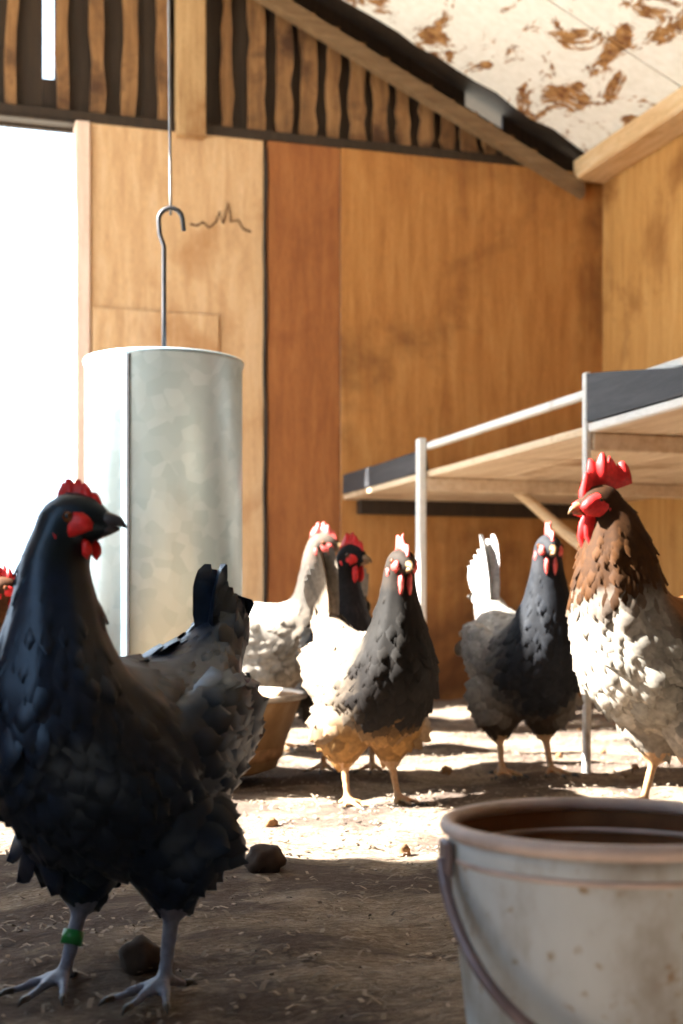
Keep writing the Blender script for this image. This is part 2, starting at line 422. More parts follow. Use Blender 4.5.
slope_board(FRONT_Y-0.1, WY+0.25, LX-0.04, RIDGE_X-0.001, 'dark_wood', th=0.02, off=-0.03, name='roof_deck')
# gable rafter
def rafter(name, x0, x1, y0, y1, d0, d1, mat):
    return prism(name, [(x0, roof_z(x0)-d1), (x1, roof_z(x1)-d1), (x1, roof_z(x1)-d0), (x0, roof_z(x0)-d0)], y0, y1, mat)
struct(rafter('trim_2', RIDGE_X, WX-0.09, WY-0.05, WY-0.002, 0.085, 0.135, 'rafter_wood'), 'weathered rafter along the gable slope')
struct(rafter('trim_3', LX, RIDGE_X-0.001, WY-0.05, WY-0.002, 0.045, 0.115, 'rafter_wood'), 'weathered rafter along the hidden gable slope')
struct(box('trim_4', (RIDGE_X-0.03, FRONT_Y, roof_z(RIDGE_X)-0.15), (RIDGE_X+0.03, WY-0.06, roof_z(RIDGE_X)-0.03), 'rafter_wood', None, 0.004), 'ridge beam under the roof peak')

# ------------------------------------------------------------------ roosting platform
plat = empty('roosting_platform', (1.9, 3.3, 0))
tag(plat, 'pale board roosting platform on whitish posts along the plywood side wall', 'shelf')
PX0, PZ = 1.406, 0.737
def pl(o): return rel(o, plat)
nb = 5; bw = (WX-0.01-PX0)/nb
for k in range(nb):
    pl(box('board', (PX0+k*bw+0.003, 1.75, PZ), (PX0+(k+1)*bw-0.003, WY-0.012, PZ+0.018), 'pale_board', None, 0.002, 0.0015, k))
def post_y(px): return PX0/math.tan(YAW+math.atan((px-341.5)/F_PX))
Y1, Y2 = post_y(425), post_y(590)
for yy, zt in ((Y1, 0.848), (Y2, 0.868), (1.85, 0.868)):
    hw_ = 0.016 if yy == Y1 else 0.010
    pl(box('post', (PX0-0.001-hw_*1.4, yy-hw_, -0.02), (PX0-0.001, yy+hw_, zt), 'white_paint', None, 0.003))
pl(box('rail', (PX0, 1.76, 0.818), (PX0+0.022, Y1+0.02, 0.836), 'white_paint', None, 0.003))
pl(box('kick_board', (PX0+0.001, Y1+0.03, PZ+0.02), (PX0+0.02, WY-0.03, PZ+0.085), 'grey_board', None, 0.003, 0.006, 3))
bm = bmesh.new()
kb = [(Y2-0.02, PZ+0.020), (1.76, PZ+0.020), (1.76, 0.800), (2.36, 0.812), (Y2-0.12, 0.85), (Y2-0.02, 0.862)]
va = [bm.verts.new((PX0-0.018, y_, z_)) for y_, z_ in kb]; vb = [bm.verts.new((PX0-0.002, y_, z_)) for y_, z_ in kb]
bm.faces.new(va); bm.faces.new(vb)
for i in range(6): bm.faces.new((va[i], va[(i+1) % 6], vb[(i+1) % 6], vb[i]))
pl(from_bm('kick_board', bm, 'grey_board'))
pl(box('ledger', (PX0+0.05, WY-0.055, PZ-0.05), (WX-0.01, WY-0.012, PZ-0.001), 'dark_wood', None, 0.003))
pl(box('edge_batten', (PX0-0.02, 1.76, PZ-0.002), (PX0-0.0005, Y2-0.03, PZ+0.016), 'white_paint', None, 0.003))
for yy in (Y1, Y2, 1.85):
    pl(box('joist', (PX0+0.001, yy-0.015, PZ-0.04), (WX-0.01, yy+0.015, PZ-0.001), 'pale_board', None, 0.003))

tp, bt = Vector((1.717, 3.84, 0.715)), Vector((1.88, 2.50, 0.02))
stick = tube('perch_pole', [bt.lerp(tp, i/10)+Vector((0.004*math.sin(i*2.1), 0, 0)) for i in range(11)], [0.021-0.0005*i for i in range(11)], 'stick_wood')
tag(stick, 'bare pale wooden pole leaning up under the roosting platform', 'pole')

# ------------------------------------------------------------------ hanging feeder
FC = at(164, 700, 2.86); FC.z = 0
feeder = empty('hanging_feeder', FC)
tag(feeder, 'galvanised tube poultry feeder with a rusty pan hanging from a hook', 'feeder')
def zat(py, d): return CAM_H + (HZ-py)/F_PX*d
FT = zat(362, 2.86); FR = 78.0/F_PX*2.86
PAN_Z = zat(703, 2.6); PAN_R = 141.0/F_PX*2.86
tube_o = lathe('tube', [(FR, 0.12), (FR, FT-0.012), (FR+0.003, FT-0.010), (FR+0.004, FT-0.003), (FR+0.002, FT), (FR-0.002, FT), (FR-0.004, FT-0.01), (FR-0.004, 0.12)], 'galvanised', feeder, 96, True)
sa = math.atan2(-COS, -SIN) + 0.0
# lap seam: where the photo shows the vertical fold
seam_ang = YAW*-1 - PI/2 - math.asin(28/78.0)
bm = box_bm((-0.006, -0.002, 0.13), (0.006, 0.0035, FT-0.012), 0.001)
seam = from_bm('lap_seam', bm, 'galvanised', feeder)
seam.location = (math.cos(seam_ang)*FR, math.sin(seam_ang)*FR, 0); seam.rotation_euler = (0, 0, seam_ang-PI/2)
bm = box_bm((-0.0018, -0.001, 0.13), (0.0018, 0.0045, FT-0.012), 0.0)
sl_ = from_bm('fold_line', bm, 'wire_steel', feeder); sa2 = seam_ang+0.055
sl_.location = (math.cos(sa2)*FR, math.sin(sa2)*FR, 0); sl_.rotation_euler = (0, 0, sa2-PI/2)
pan = lathe('pan', [(0.02, 0.022), (PAN_R*0.72, 0.022), (PAN_R*0.80, 0.03), (PAN_R*0.97, PAN_Z-0.012), (PAN_R, PAN_Z), (PAN_R*0.985, PAN_Z), (PAN_R*0.95, PAN_Z-0.012), (PAN_R*0.77, 0.036), (0.02, 0.032)], 'rust_pan', feeder, 72)
lathe('pan_rim', [(PAN_R+0.006*math.cos(a_), PAN_Z+0.006*math.sin(a_)) for a_ in [2*PI*k/8 for k in range(8)]], 'pan_rim', feeder, 72, True)
lathe('feed', [(0.02, 0.12), (FR, 0.105), (PAN_R*0.86, 0.075), (PAN_R*0.84, 0.05), (0.02, 0.04)], 'clod_pale', feeder, 48)
bm = bmesh.new()
for s in (0, PI/2):
    d_ = Vector((math.cos(s), math.sin(s), 0))*(FR-0.004)
    tube_bm(bm, [-d_+Vector((0, 0, FT-0.012)), d_+Vector((0, 0, FT-0.012))], 0.003, 6)
from_bm('cross_wire', bm, 'wire_steel', feeder)
# hook: straight rod with open crook on top
HK = zat(208, 2.86)
cr = 12.0/F_PX*2.86
Rv = Vector((COS, -SIN, 0))
pts = [Vector((0, 0, FT-0.018)), Vector((0, 0, FT+0.10)), Vector((0, 0, HK-cr*3.2)), Rv*(-cr*0.35)+Vector((0, 0, HK-cr*2.2))]
for k in range(9):
    a_ = PI + 0.15 - k*(PI*1.02)/8
    pts.append(Rv*(cr*0.55 + cr*1.0*math.cos(a_)) + Vector((0, 0, HK-cr + cr*math.sin(a_))))
pts.append(Rv*(cr*1.65)+Vector((0, 0, HK-cr*1.9)))
hook = tube('feeder_hook', pts, 0.005, 'wire_steel', None, 8); hook.location = FC
tag(hook, 'dark steel crook hook holding up the galvanised feeder', 'hook')
wx = Rv*(cr*0.55)
wpts = [wx+Vector((0, 0, HK-0.014))]+[wx*(1-t)+Vector((0, 0, HK+0.002+(roof_z(RIDGE_X)-0.15-HK)*t)) for t in np.linspace(0.02, 1, 12)]
wire = tube('hanging_wire', wpts, 0.0032, 'thin_wire', None, 6); wire.location = FC
tag(wire, 'thin grey wire dropping from the roof to the feeder hook', 'wire')

# ------------------------------------------------------------------ bucket
BD = 0.985
BC = at(611, 900, BD); BC.z = 0.0
BR = 168.0/F_PX*BD; BZ = zat(826, BD)
bucket = empty('bucket', (BC.x, BC.y, 0.004))
tag(bucket, 'dented pale grey bucket with rusty inside and a wire bail', 'bucket')
b0 = BR*0.80
prof = [(0.003, 0.012), (b0-0.004, 0.012), (b0, 0.0), (b0+0.002, 0.002), (b0+0.004, 0.02), (BR*0.965, BZ-0.02), (BR*0.97, BZ-0.004),
        (BR*0.955, BZ-0.004), (BR*0.95, BZ-0.02), (b0, 0.024), (0.003, 0.02)]
lathe('shell', prof, ['bucket_shell', 'bucket_rust'], bucket, 72, False, lambda i: 1 if i >= 7 else 0)
lathe('rolled_rim', [(BR*0.972+0.0055*math.cos(a_), BZ-0.004+0.0055*math.sin(a_)) for a_ in [2*PI*k/10 for k in range(10)]], 'bucket_rim', bucket, 72, True)
lathe('bead', [(BR*0.955+0.0025*math.cos(a_), BZ-0.024+0.0025*math.sin(a_)) for a_ in [2*PI*k/8 for k in range(8)]], 'bucket_rim', bucket, 72, True)
Fv = Vector((SIN, COS, 0))
hd = (Rv*0.985 + Fv*0.17).normalized()       # bail pivot axis, left pivot a little nearer
dn = Vector((0, 0, -1)); fr = (-Fv)
lp, rp = -hd*(BR+0.003), hd*(BR+0.003)
bp = []
for k in range(33):
    t = k/32*PI
    c = -math.cos(t); s = math.sin(t)
    lat = c*(BR+0.004)
    # half circle bail lying against the front of the shell
    drop = s*0.115; out = math.sqrt(max(0, (BR*1.02)**2-min(abs(lat), BR*1.02)**2))*(1-0.12*s)+0.004+0.004*s
    bp.append(hd*lat + fr*out + Vector((0, 0, BZ-0.022-drop)))
tube('bail', bp, 0.0042, 'bail_steel', bucket, 8)
for p in (lp, rp):
    ear = from_bm('ear', box_bm((-0.010, -0.003, -0.014), (0.010, 0.003, 0.012), 0.002), 'bail_steel', bucket)
    ear.location = p*0.985+Vector((0, 0, BZ-0.022)); ear.rotation_euler = (0, 0, math.atan2(p.y, p.x)+PI/2)

# ------------------------------------------------------------------ chickens
def catmull(P, n):
    P = np.array(P, float); m = len(P); out = []
    for u in np.linspace(0, m-1, n):
        i = min(int(u), m-2); t = u-i
        p0, p1, p2, p3 = P[max(i-1, 0)], P[i], P[i+1], P[min(i+2, m-1)]
        out.append(0.5*((2*p1)+(-p0+p2)*t+(2*p0-5*p1+4*p2-p3)*t*t+(-p0+3*p1-3*p2+p3)*t**3))
    return np.array(out)

HEN = [  # x, z, half width, half depth
    (-0.200, 0.335, 0.028, 0.020), (-0.150, 0.282, 0.045, 0.045), (-0.085, 0.232, 0.079, 0.078), (-0.015, 0.208, 0.094, 0.098),
    (0.050, 0.214, 0.092, 0.098), (0.098, 0.250, 0.075, 0.078), (0.113, 0.298, 0.055, 0.056), (0.114, 0.345, 0.040, 0.041),
    (0.115, 0.385, 0.031, 0.032)]
HEAD = [(0.119, 0.410, 0.027, 0.029), (0.126, 0.424, 0.0255, 0.027), (0.140, 0.426, 0.0215, 0.023), (0.153, 0.422, 0.015, 0.017), (0.161, 0.419, 0.010, 0.012)]
ROO = [(-0.175, 0.345, 0.026, 0.024), (-0.140, 0.312, 0.052, 0.046), (-0.085, 0.275, 0.080, 0.072), (-0.020, 0.238, 0.104, 0.100),
       (0.045, 0.240, 0.105, 0.106), (0.090, 0.300, 0.082, 0.080), (0.100, 0.352, 0.070, 0.070), (0.102, 0.402, 0.055, 0.056), (0.106, 0.440, 0.038, 0.040)]
ROOH = [(0.112, 0.463, 0.028, 0.030), (0.120, 0.477, 0.027, 0.028), (0.134, 0.479, 0.022, 0.024), (0.147, 0.475, 0.016, 0.018), (0.156, 0.472, 0.010, 0.012)]

def ico(sub=2):
    bm = bmesh.new(); bmesh.ops.create_icosphere(bm, subdivisions=sub, radius=1.0)
    v = np.array([tuple(x.co) for x in bm.verts]); f = [tuple(q.index for q in p.verts) for p in bm.faces]; bm.free()
    return v, f
ICO = ico(2); ICO1 = ico(1)

def feathers(P, N, T, L, W, lift, C, rnd, rows=4, lace=None, curl=0.12):
    """leaf shaped feathers; all inputs arrays; returns verts, faces, colours"""
    n = len(P); B = np.cross(N, T)
    tt = np.linspace(0, 1, rows+1)
    wprof = np.array([0.35, 0.85, 1.0, 0.80, 0.12]) if rows == 4 else np.interp(tt, [0, .25, .6, .85, 1], [.3, .8, 1, .75, .1])
    V = np.zeros((n, rows+1, 3, 3)); CC = np.zeros((n, rows+1, 3, 3))
    cl, sl_ = np.cos(lift), np.sin(lift)
    D = T*cl[:, None] + N*sl_[:, None]; U = N*cl[:, None] - T*sl_[:, None]
    for r_ in range(rows+1):
        t = tt[r_]
        c = P + D*(L*t)[:, None] - U*(L*curl*t*t)[:, None] - N*0.002
        for k, s in enumerate((-1, 0, 1)):
            V[:, r_, k] = c + B*(W*wprof[r_]*s)[:, None] - U*(W*0.35*abs(s))[:, None]
            f = 1.0
            CC[:, r_, k] = C
            if lace is not None and (s != 0 or t > 0.9): CC[:, r_, k] = C*lace
    idx = np.arange(n)[:, None]*(rows+1)*3
    quads = []
    for r_ in range(rows):
        for k in range(2):
            q = np.array([r_*3+k, r_*3+k+1, (r_+1)*3+k+1, (r_+1)*3+k])
            quads.append(idx+q[None, :])
    Fq = np.concatenate(quads, 0)
    return V.reshape(-1, 3), Fq, CC.reshape(-1, 3)

def np_mesh(name, V, Fq, mat, parent, C=None, smooth=True):
    me = bpy.data.meshes.new(name)
    me.vertices.add(len(V)); me.vertices.foreach_set('co', np.asarray(V, np.float32).ravel())
    n = len(Fq)
    me.loops.add(n*4); me.loops.foreach_set('vertex_index', np.asarray(Fq, np.int32).ravel())
    me.polygons.add(n); me.polygons.foreach_set('loop_start', np.arange(0, n*4, 4, dtype=np.int32))
    me.update(calc_edges=True); me.validate()
    if smooth: me.polygons.foreach_set('use_smooth', np.ones(len(me.polygons), bool))
    if C is not None: set_tint(me, C)
    return link(name, me, mat, parent)

def chicken(name, loc, heading, S, label, pal, rooster=False, head_yaw=0.0, head_pitch=0.0, neck=(0, 0, 0), n_feath=1500,
            voxel=0.0048, mats=('plumage', 'shank_yellow', 'comb_red', 'beak_horn'), comb=1.0, stance=(0, 0), seed=1, lace=None, crouch=0.0,
            group=None, tail_len=1.0, tail_up=0.0):
    rnd = random.Random(seed); nr = np.random.default_rng(seed)
    gz = floor_h(loc[0], loc[1])
    root = empty(name, (loc[0], loc[1], gz), heading); tag(root, label, 'rooster' if rooster else 'hen', group)
    sp, hp = (ROO, ROOH) if rooster else (HEN, HEAD)
    pts = [np.array([x, 0, z, a, b]) for x, z, a, b in sp]
    # neck offset: upper neck drifts sideways / forward / up
    for k, w in ((6, 0.25), (7, 0.6), (8, 0.9)):
        pts[k][:3] += np.array(neck)*w
    piv = np.array([sp[8][0]-0.004, 0, sp[8][1]]) ; cy, sy = math.cos(head_yaw), math.sin(head_yaw)
    Mh = Matrix.Rotation(head_yaw, 3, 'Z') @ Matrix.Rotation(head_pitch, 3, 'Y')
    HM = np.array(Mh)
    def headpt(p): return HM @ (np.array(p, float)-piv) + piv + np.array(neck)
    for x, z, a, b in hp:
        q = headpt((x, 0, z)); pts.append(np.array([*q, a, b]))
    A = catmull(pts, 90)
    cen = A[:, :3]; rad = np.clip(A[:, 3:], 0.006, None)
    tan = np.gradient(cen, axis=0); tan /= np.linalg.norm(tan, axis=1)[:, None]
    # assemble volumes
    VV, FF = [], []; off = 0
    def add(v, f):
        nonlocal off
        VV.append(v); FF.extend([tuple(i+off for i in q) for q in f]); off += len(v)
    for i in range(len(A)):
        t = tan[i]; up = np.array([0, 0, 1.0]); side = np.cross(up, t)
        if i > 70: side = HM @ np.array([0, 1.0, 0])
        elif np.linalg.norm(side) < 0.25 or i > 40: side = np.array([0, 1.0, 0])
        side = side - t*side.dot(t); side /= np.linalg.norm(side); nn = np.cross(t, side)
        a, b = rad[i]
        add(cen[i] + ICO[0] @ np.array([t*min(a, b)*0.9, side*a, nn*b]), ICO[1])
    # folded wing swellings
    bz = 0.255 if rooster else 0.215
    for s in (-1, 1):
        q = Matrix.Rotation(0.28, 3, 'Y')
        add((np.array([-0.022, s*0.075, bz+0.012]) + (ICO[0]*np.array([0.100, 0.025, 0.056])) @ np.array(q).T), ICO[1])
    # thighs, shanks, toes
    def cap(p0, p1, r0, r1, n=9, I=ICO1):
        for t in np.linspace(0, 1, n):
            add(np.array(p0)*(1-t)+np.array(p1)*t + I[0]*(r0*(1-t)+r1*t), I[1])
    zt = 0.17 if rooster else 0.15
    hz = 0.098 if rooster else 0.085
    toes = []; legs = []
    for s, st in ((1, stance[0]), (-1, stance[1])):
        hip = (0.0, s*0.045, zt); hock = (-0.012+st*0.55, s*0.046, hz); ank = (0.012+st, s*0.049, 0.014)
        cap(hip, hock, 0.060, 0.028 if rooster else 0.022, 14, ICO)
        cap(hock, ank, 0.0098, 0.0075, 26)
        legs.append((hock, ank))
        for a_, ln in ((0.0, 0.058), (0.55, 0.050), (-0.55, 0.050), (PI-0.3*s, 0.026)):
            e = (ank[0]+math.cos(a_)*ln, ank[1]+math.sin(a_)*ln, 0.0055)
            mid = (ank[0]+math.cos(a_)*ln*0.5, ank[1]+math.sin(a_)*ln*0.5, 0.0105)
            cap(ank, mid, 0.0068, 0.0062, 9); cap(mid, e, 0.0062, 0.0044, 9); toes.append((e, a_))
    me = bpy.data.meshes.new('raw'); me.from_pydata((np.concatenate(VV)).tolist(), [], FF); me.update()
    tmp = bpy.data.objects.new('raw', me); COL.objects.link(tmp)
    rm = tmp.modifiers.new('r', 'REMESH'); rm.mode = 'VOXEL'; rm.voxel_size = voxel; rm.use_smooth_shade = True
    sm = tmp.modifiers.new('s', 'SMOOTH'); sm.factor = 0.5; sm.iterations = 2
    dg = bpy.context.evaluated_depsgraph_get(); dg.update()
    body_me = bpy.data.meshes.new_from_object(tmp.evaluated_get(dg))
    bpy.data.objects.remove(tmp); bpy.data.meshes.remove(me)
    nv = len(body_me.vertices); V = np.empty(nv*3, np.float32); body_me.vertices.foreach_get('co', V); V = V.reshape(-1, 3).astype(float)
    NRM = np.empty(nv*3, np.float32); body_me.vertices.foreach_get('normal', NRM); NRM = NRM.reshape(-1, 3).astype(float)
    def nearest(Pq):
        out = np.empty(len(Pq), int)
        for i in range(0, len(Pq), 4000):
            d = ((Pq[i:i+4000, None, :]-cen[None])**2).sum(2)/(rad.mean(1)[None]**2+0.02**2)
            out[i:i+4000] = d.argmin(1)
        return out
    up_n = 8.0/(len(pts)-1)*89     # index where neck ends
    def colours(Pq, Nq, k):
        c = np.empty((len(Pq), 3)); c[:] = pal['body']
        u = k/89.0*(len(pts)-1)
        z = Pq[:, 2]; x = Pq[:, 0]
        def blend(mask, col):
            m_ = np.clip(mask, 0, 1)[:, None]; c[:] = c*(1-m_)+np.array(col)*m_
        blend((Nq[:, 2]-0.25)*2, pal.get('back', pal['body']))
        blend((x-pal.get('breast_x', 0.03))*12*(z < pal.get('breast_z', 0.33)), pal.get('breast', pal['body']))
        blend((pal.get('belly_z', 0.135)-z)*25+0.3, pal.get('belly', pal['body']))
        blend((u-5.0)*1.2, pal.get('neck', pal['body']))
        blend((u-7.6)*1.5, pal.get('head', pal.get('neck', pal['body'])))
        return c
    kv = nearest(V); cb_ = colours(V, NRM, kv)
    # shank zone gets its own material
    fv = np.array([p.center[:] for p in body_me.polygons])
    low = fv[:, 2] < hz-0.008
    body_me.materials.clear()
    for mm in (mats[0], mats[1]): body_me.materials.append(MATS[mm])
    body_me.polygons.foreach_set('material_index', low.astype(np.int32))
    body_me.polygons.foreach_set('use_smooth', np.ones(len(body_me.polygons), bool))
    set_tint(body_me, cb_*0.85)
    body_me.vertices.foreach_set('co', (V*S).astype(np.float32).ravel()); body_me.update()
    body = bpy.data.objects.new('body', body_me); COL.objects.link(body); body.parent = root
    # contour feathers over the skin
    areas = np.empty(len(body_me.polygons), np.float32); body_me.polygons.foreach_get('area', areas)
    w = areas*(fv[:, 2] > hz-0.002); w = w/w.sum()
    pick = nr.choice(len(fv), size=n_feath*6, p=w)
    fn = np.empty(len(fv)*3, np.float32); body_me.polygons.foreach_get('normal', fn); fn = fn.reshape(-1, 3).astype(float)
    Pp = fv[pick]; Np = fn[pick]; kp = nearest(Pp); up_ = kp/89.0*(len(pts)-1)
    size = np.interp(up_, [0, 2, 5, 6, 7.5, 8.5, 10, 13], [0.038, 0.042, 0.038, 0.034, 0.028, 0.014, 0.009, 0.007])
    # dart throwing so that feathers lie evenly
    keep = []; cellsz = 0.012; grid = {}
    for i in range(len(Pp)):
        if len(keep) >= n_feath: break
        r_ = size[i]*0.30; c = tuple((Pp[i]//cellsz).astype(int)); ok = True
        for dx in (-1, 0, 1):
            for dy in (-1, 0, 1):
                for dz in (-1, 0, 1):
                    for j in grid.get((c[0]+dx, c[1]+dy, c[2]+dz), ()):
                        if ((Pp[i]-Pp[j])**2).sum() < r_*r_: ok = False
        if ok: keep.append(i); grid.setdefault(c, []).append(i)
    keep = np.array(keep); Pk, Nk, kk, uk = Pp[keep], Np[keep], kp[keep], up_[keep]
    flow = -tan[kk]
    # breast and belly feathers run down and back
    wz = np.clip((0.20-Pk[:, 2])*9, 0, 0.9)[:, None]*(uk < 5.5)[:, None]
    flow = flow*(1-wz)+np.array([-0.25, 0, -1.0])*wz
    flow += nr.normal(0, 0.10, flow.shape)
    Tk = flow-Nk*(flow*Nk).sum(1)[:, None]; Tk /= np.linalg.norm(Tk, axis=1)[:, None]+1e-9
    size[keep] = np.where(Pk[:, 2] < 0.12, np.minimum(size[keep], 0.026), size[keep])
    L = size[keep]*nr.uniform(0.85, 1.25, len(keep)); Wd = L*np.interp(uk, [0, 5, 6.5, 9], [0.40, 0.40, 0.24, 0.30])
    lift = nr.uniform(0.10, 0.30, len(keep)) 
    Ck = colours(Pk, Nk, kk)*nr.uniform(0.72, 1.28, (len(keep), 1))
    v, f, c = feathers(Pk, Nk, Tk, L, Wd, lift, Ck, rnd, lace=lace)
    pm = np_mesh('plumage', v*S, f, mats[0], root, c); pm['kind'] = 'stuff'
    # wings: layered flight feathers on each flank
    for s in (-1, 1):
        Pw, Nw, Tw, Lw, Ww, lf = [], [], [], [], [], []
        for row, (n_, x0, x1, z0, z1, ln, wd) in enumerate(((9, -0.07, 0.015, 0.000, -0.028, 0.082, 0.014), (9, -0.05, 0.04, 0.022, -0.012, 0.07, 0.014), (10, -0.03, 0.055, 0.045, 0.005, 0.042, 0.013))):
            for i in range(n_):
                t = i/(n_-1)
                Pw.append((x0+(x1-x0)*t, s*(0.104+0.004*row-0.010*abs(t-0.6)), bz+z0+(z1-z0)*t+0.012)); Nw.append((-0.22, s*0.96, 0.2))
                Tw.append((-1, -0.55*s, 0.16-0.26*t)); Lw.append(ln*rnd.uniform(0.9, 1.1)); Ww.append(wd); lf.append(0.13)
        Pw, Nw, Tw = map(np.array, (Pw, Nw, Tw))
        near = np.array([((V-q)**2).sum(1).argmin() for q in Pw])
        Nw = NRM[near]*0.25+np.array([-0.5, s*0.9, 0.15]); Nw /= np.linalg.norm(Nw, axis=1)[:, None]
        Pw = V[near]+NRM[near]*np.linspace(-0.006, 0.0, len(near))[:, None]
        Tw = Tw-Nw*(Tw*Nw).sum(1)[:, None]; Tw /= np.linalg.norm(Tw, axis=1)[:, None]
        cw = np.tile(np.array(pal.get('wing', pal['body'])), (len(Pw), 1))*nr.uniform(0.75, 1.2, (len(Pw), 1))
        v, f, c = feathers(Pw, Nw, Tw, np.array(Lw), np.array(Ww), np.array(lf), cw, rnd, lace=lace, curl=0.1)
        np_mesh('wing', v*S, f, mats[0], root, c)
    # tail feathers
    tb = np.array([sp[0][0]+0.035, 0, sp[0][1]-0.012]); nt_ = 14
    for i in range(nt_):
        s = -1 if i % 2 else 1; q = (i//2)/6.0
        el = R(76-22*q)+tail_up; sp_ = s*(0.06+0.42*q)
        d = np.array([-math.cos(el), math.sin(sp_)*0.55, math.sin(el)]); d /= np.linalg.norm(d)
        nn = np.array([-0.25*0, s*1.0, 0.0]) + np.array([0.5, 0, 0.4])*(0.35+q*0.5); nn = nn-d*nn.dot(d); nn /= np.linalg.norm(nn)
        ln = (0.150-0.035*q)*tail_len*(2.0 if rooster and q < 0.7 else 1.0)
        c0 = np.array([pal.get('tail', pal['body'])])*rnd.uniform(0.75, 1.2)
        v, f, c = feathers(np.array([tb+np.array([0, s*0.012*q, -0.008*q])]), nn[None], d[None], np.array([ln]), np.array([0.020 if not rooster else 0.018]),
                           np.array([0.0]), c0, rnd, rows=8, lace=lace, curl=0.55 if rooster and q < 0.7 else 0.08)
        np_mesh('tail_feather', v*S, f, mats[0], root, c)
    # ---- head pieces, in head space
    def hv(P): return [Vector(headpt(p))*S for p in P]
    hx, hz_ = hp[1][0], hp[1][1]
    # beak
    bx = hp[-1][0]-0.004; bzz = hp[-1][1]
    bm = bmesh.new()
    tube_bm(bm, hv([(bx, 0, bzz+0.003), (bx+0.010, 0, bzz+0.003), (bx+0.020, 0, bzz), (bx+0.027, 0, bzz-0.006)]), [0.0082*S, 0.0070*S, 0.0044*S, 0.0010*S], 10)
    tube_bm(bm, hv([(bx, 0, bzz-0.005), (bx+0.010, 0, bzz-0.005), (bx+0.019, 0, bzz-0.006)]), [0.0066*S, 0.005*S, 0.0012*S], 10)
    from_bm('beak', bm, mats[3], root, True)
    # comb with points
    cs = comb; n_ = 5
    prof = []
    xs = np.linspace(bx+0.004, hx-0.024*(1+1.1*max(0, cs-1))+0.06*max(0, 0.9-cs), 31)
    for i, x in enumerate(xs):
        t = i/30
        basez = np.interp(x, [hx-0.06, hx-0.02, hx, hx+0.02, hx+0.045], [hz_+0.030 if rooster else hz_+0.012, hz_+0.022, hz_+0.025, hz_+0.018, hz_+0.002])
        env = math.sin(PI*min(1, (t*0.86+0.07)))**0.7*0.024*cs
        ser = 0.66+0.34*abs(math.sin(t*PI*n_))
        prof.append((x, basez-0.006, basez+env*ser+0.002))
    bm = bmesh.new(); cols_ = []
    for (x, z0, z1), i in zip(prof, range(31)):
        th = 0.0046*math.sqrt(cs); ring = []
        lean = 0.006*math.sin(i*0.5)*cs*0.5
        for (yy, zz) in ((th, z0), (th*0.75+lean*0.5, (z0+z1)/2), (0.0012+lean, z1), (-0.0012+lean, z1), (-th*0.75+lean*0.5, (z0+z1)/2), (-th, z0)):
            ring.append(bm.verts.new(hv([(x, yy, zz)])[0]))
        cols_.append(ring)
    for a_, c_ in zip(cols_[:-1], cols_[1:]):
        for k in range(6): bm.faces.new((a_[k], a_[(k+1) % 6], c_[(k+1) % 6], c_[k]))
    bm.faces.new(cols_[0]); bm.faces.new(cols_[-1])
    from_bm('comb', bm, mats[2], root, True)
    # wattles, faces, ear lobes, eyes
    ws = 1.0+(cs-1)*1.2; fsz = 1.55 if rooster else 1.0
    for s in (-1, 1):
        def blob(nm, c, r_, mt):
            v = [Vector(headpt(np.array(c)+p*np.array(r_)*(1+0.35*noise.noise(Vector(p)*1.6+Vector((seed, s, len(nm)))))))*S for p in ICO[0]]
            return mesh(nm, v, ICO[1], mt, root, True)
        blob('wattle', (bx-0.010, s*0.0075, bzz-0.012-0.013*ws), (0.009*ws, 0.0042, 0.017*ws), mats[2])
        blob('face_skin', (hx+0.016, s*0.0160, hz_-0.004), (0.018*fsz, 0.0062*fsz, 0.0115*fsz), mats[2])
        blob('ear_lobe', (hx-0.001, s*0.0225, hz_-0.014), (0.007, 0.004, 0.010), mats[2])
        e = blob('eye', (hx+0.014, s*0.0212, hz_+0.003), (0.0052, 0.0030, 0.0052), 'eye_amber')
        v = [Vector(headpt(np.array((hx+0.0145, s*0.0236, hz_+0.003))+p*np.array((0.0028, 0.0012, 0.0028))))*S for p in ICO1[0]]
        mesh('pupil', v, ICO1[1], 'pupil', e, True)
    # claws
    for (e, a_) in toes:
        d = np.array([math.cos(a_), math.sin(a_), 0])
        p = [np.array(e)+d*0.001, np.array(e)+d*0.009, np.array(e)+d*0.016+np.array([0, 0, -0.004])]
        tube('claw', [Vector(q)*S for q in p], [0.0036*S, 0.0028*S, 0.0008*S], 'claw', root, 6)
    return root, legs

V3 = lambda *a: a
FGP = at(124, 985, 1.281)
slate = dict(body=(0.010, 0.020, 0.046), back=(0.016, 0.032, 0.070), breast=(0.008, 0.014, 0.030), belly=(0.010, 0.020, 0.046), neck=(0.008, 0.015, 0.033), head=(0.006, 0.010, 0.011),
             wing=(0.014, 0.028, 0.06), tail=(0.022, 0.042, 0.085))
fg, fg_legs = chicken('hen', (FGP.x, FGP.y), R(231), 0.99, 'slate blue-black hen with a green leg ring looking back over its shoulder', slate, head_yaw=R(90), head_pitch=R(-6),
        neck=(-0.010, -0.006, -0.002), n_feath=3400, voxel=0.0042, mats=('plumage_gloss', 'shank_slate', 'comb_red', 'beak_dark'), comb=0.62, seed=3, lace=0.45, stance=(0.0, 0.012), tail_len=0.52)
# ring on its leg
hk, ak = np.array(fg_legs[1][0]), np.array(fg_legs[1][1])
bm = bmesh.new(); tube_bm(bm, [Vector(hk*0.50+ak*0.50), Vector(hk*0.33+ak*0.67)], 0.0100, 12)
from_bm('leg_ring', bm, 'green_plastic', fg, True)['label'] = 'green plastic leg ring'

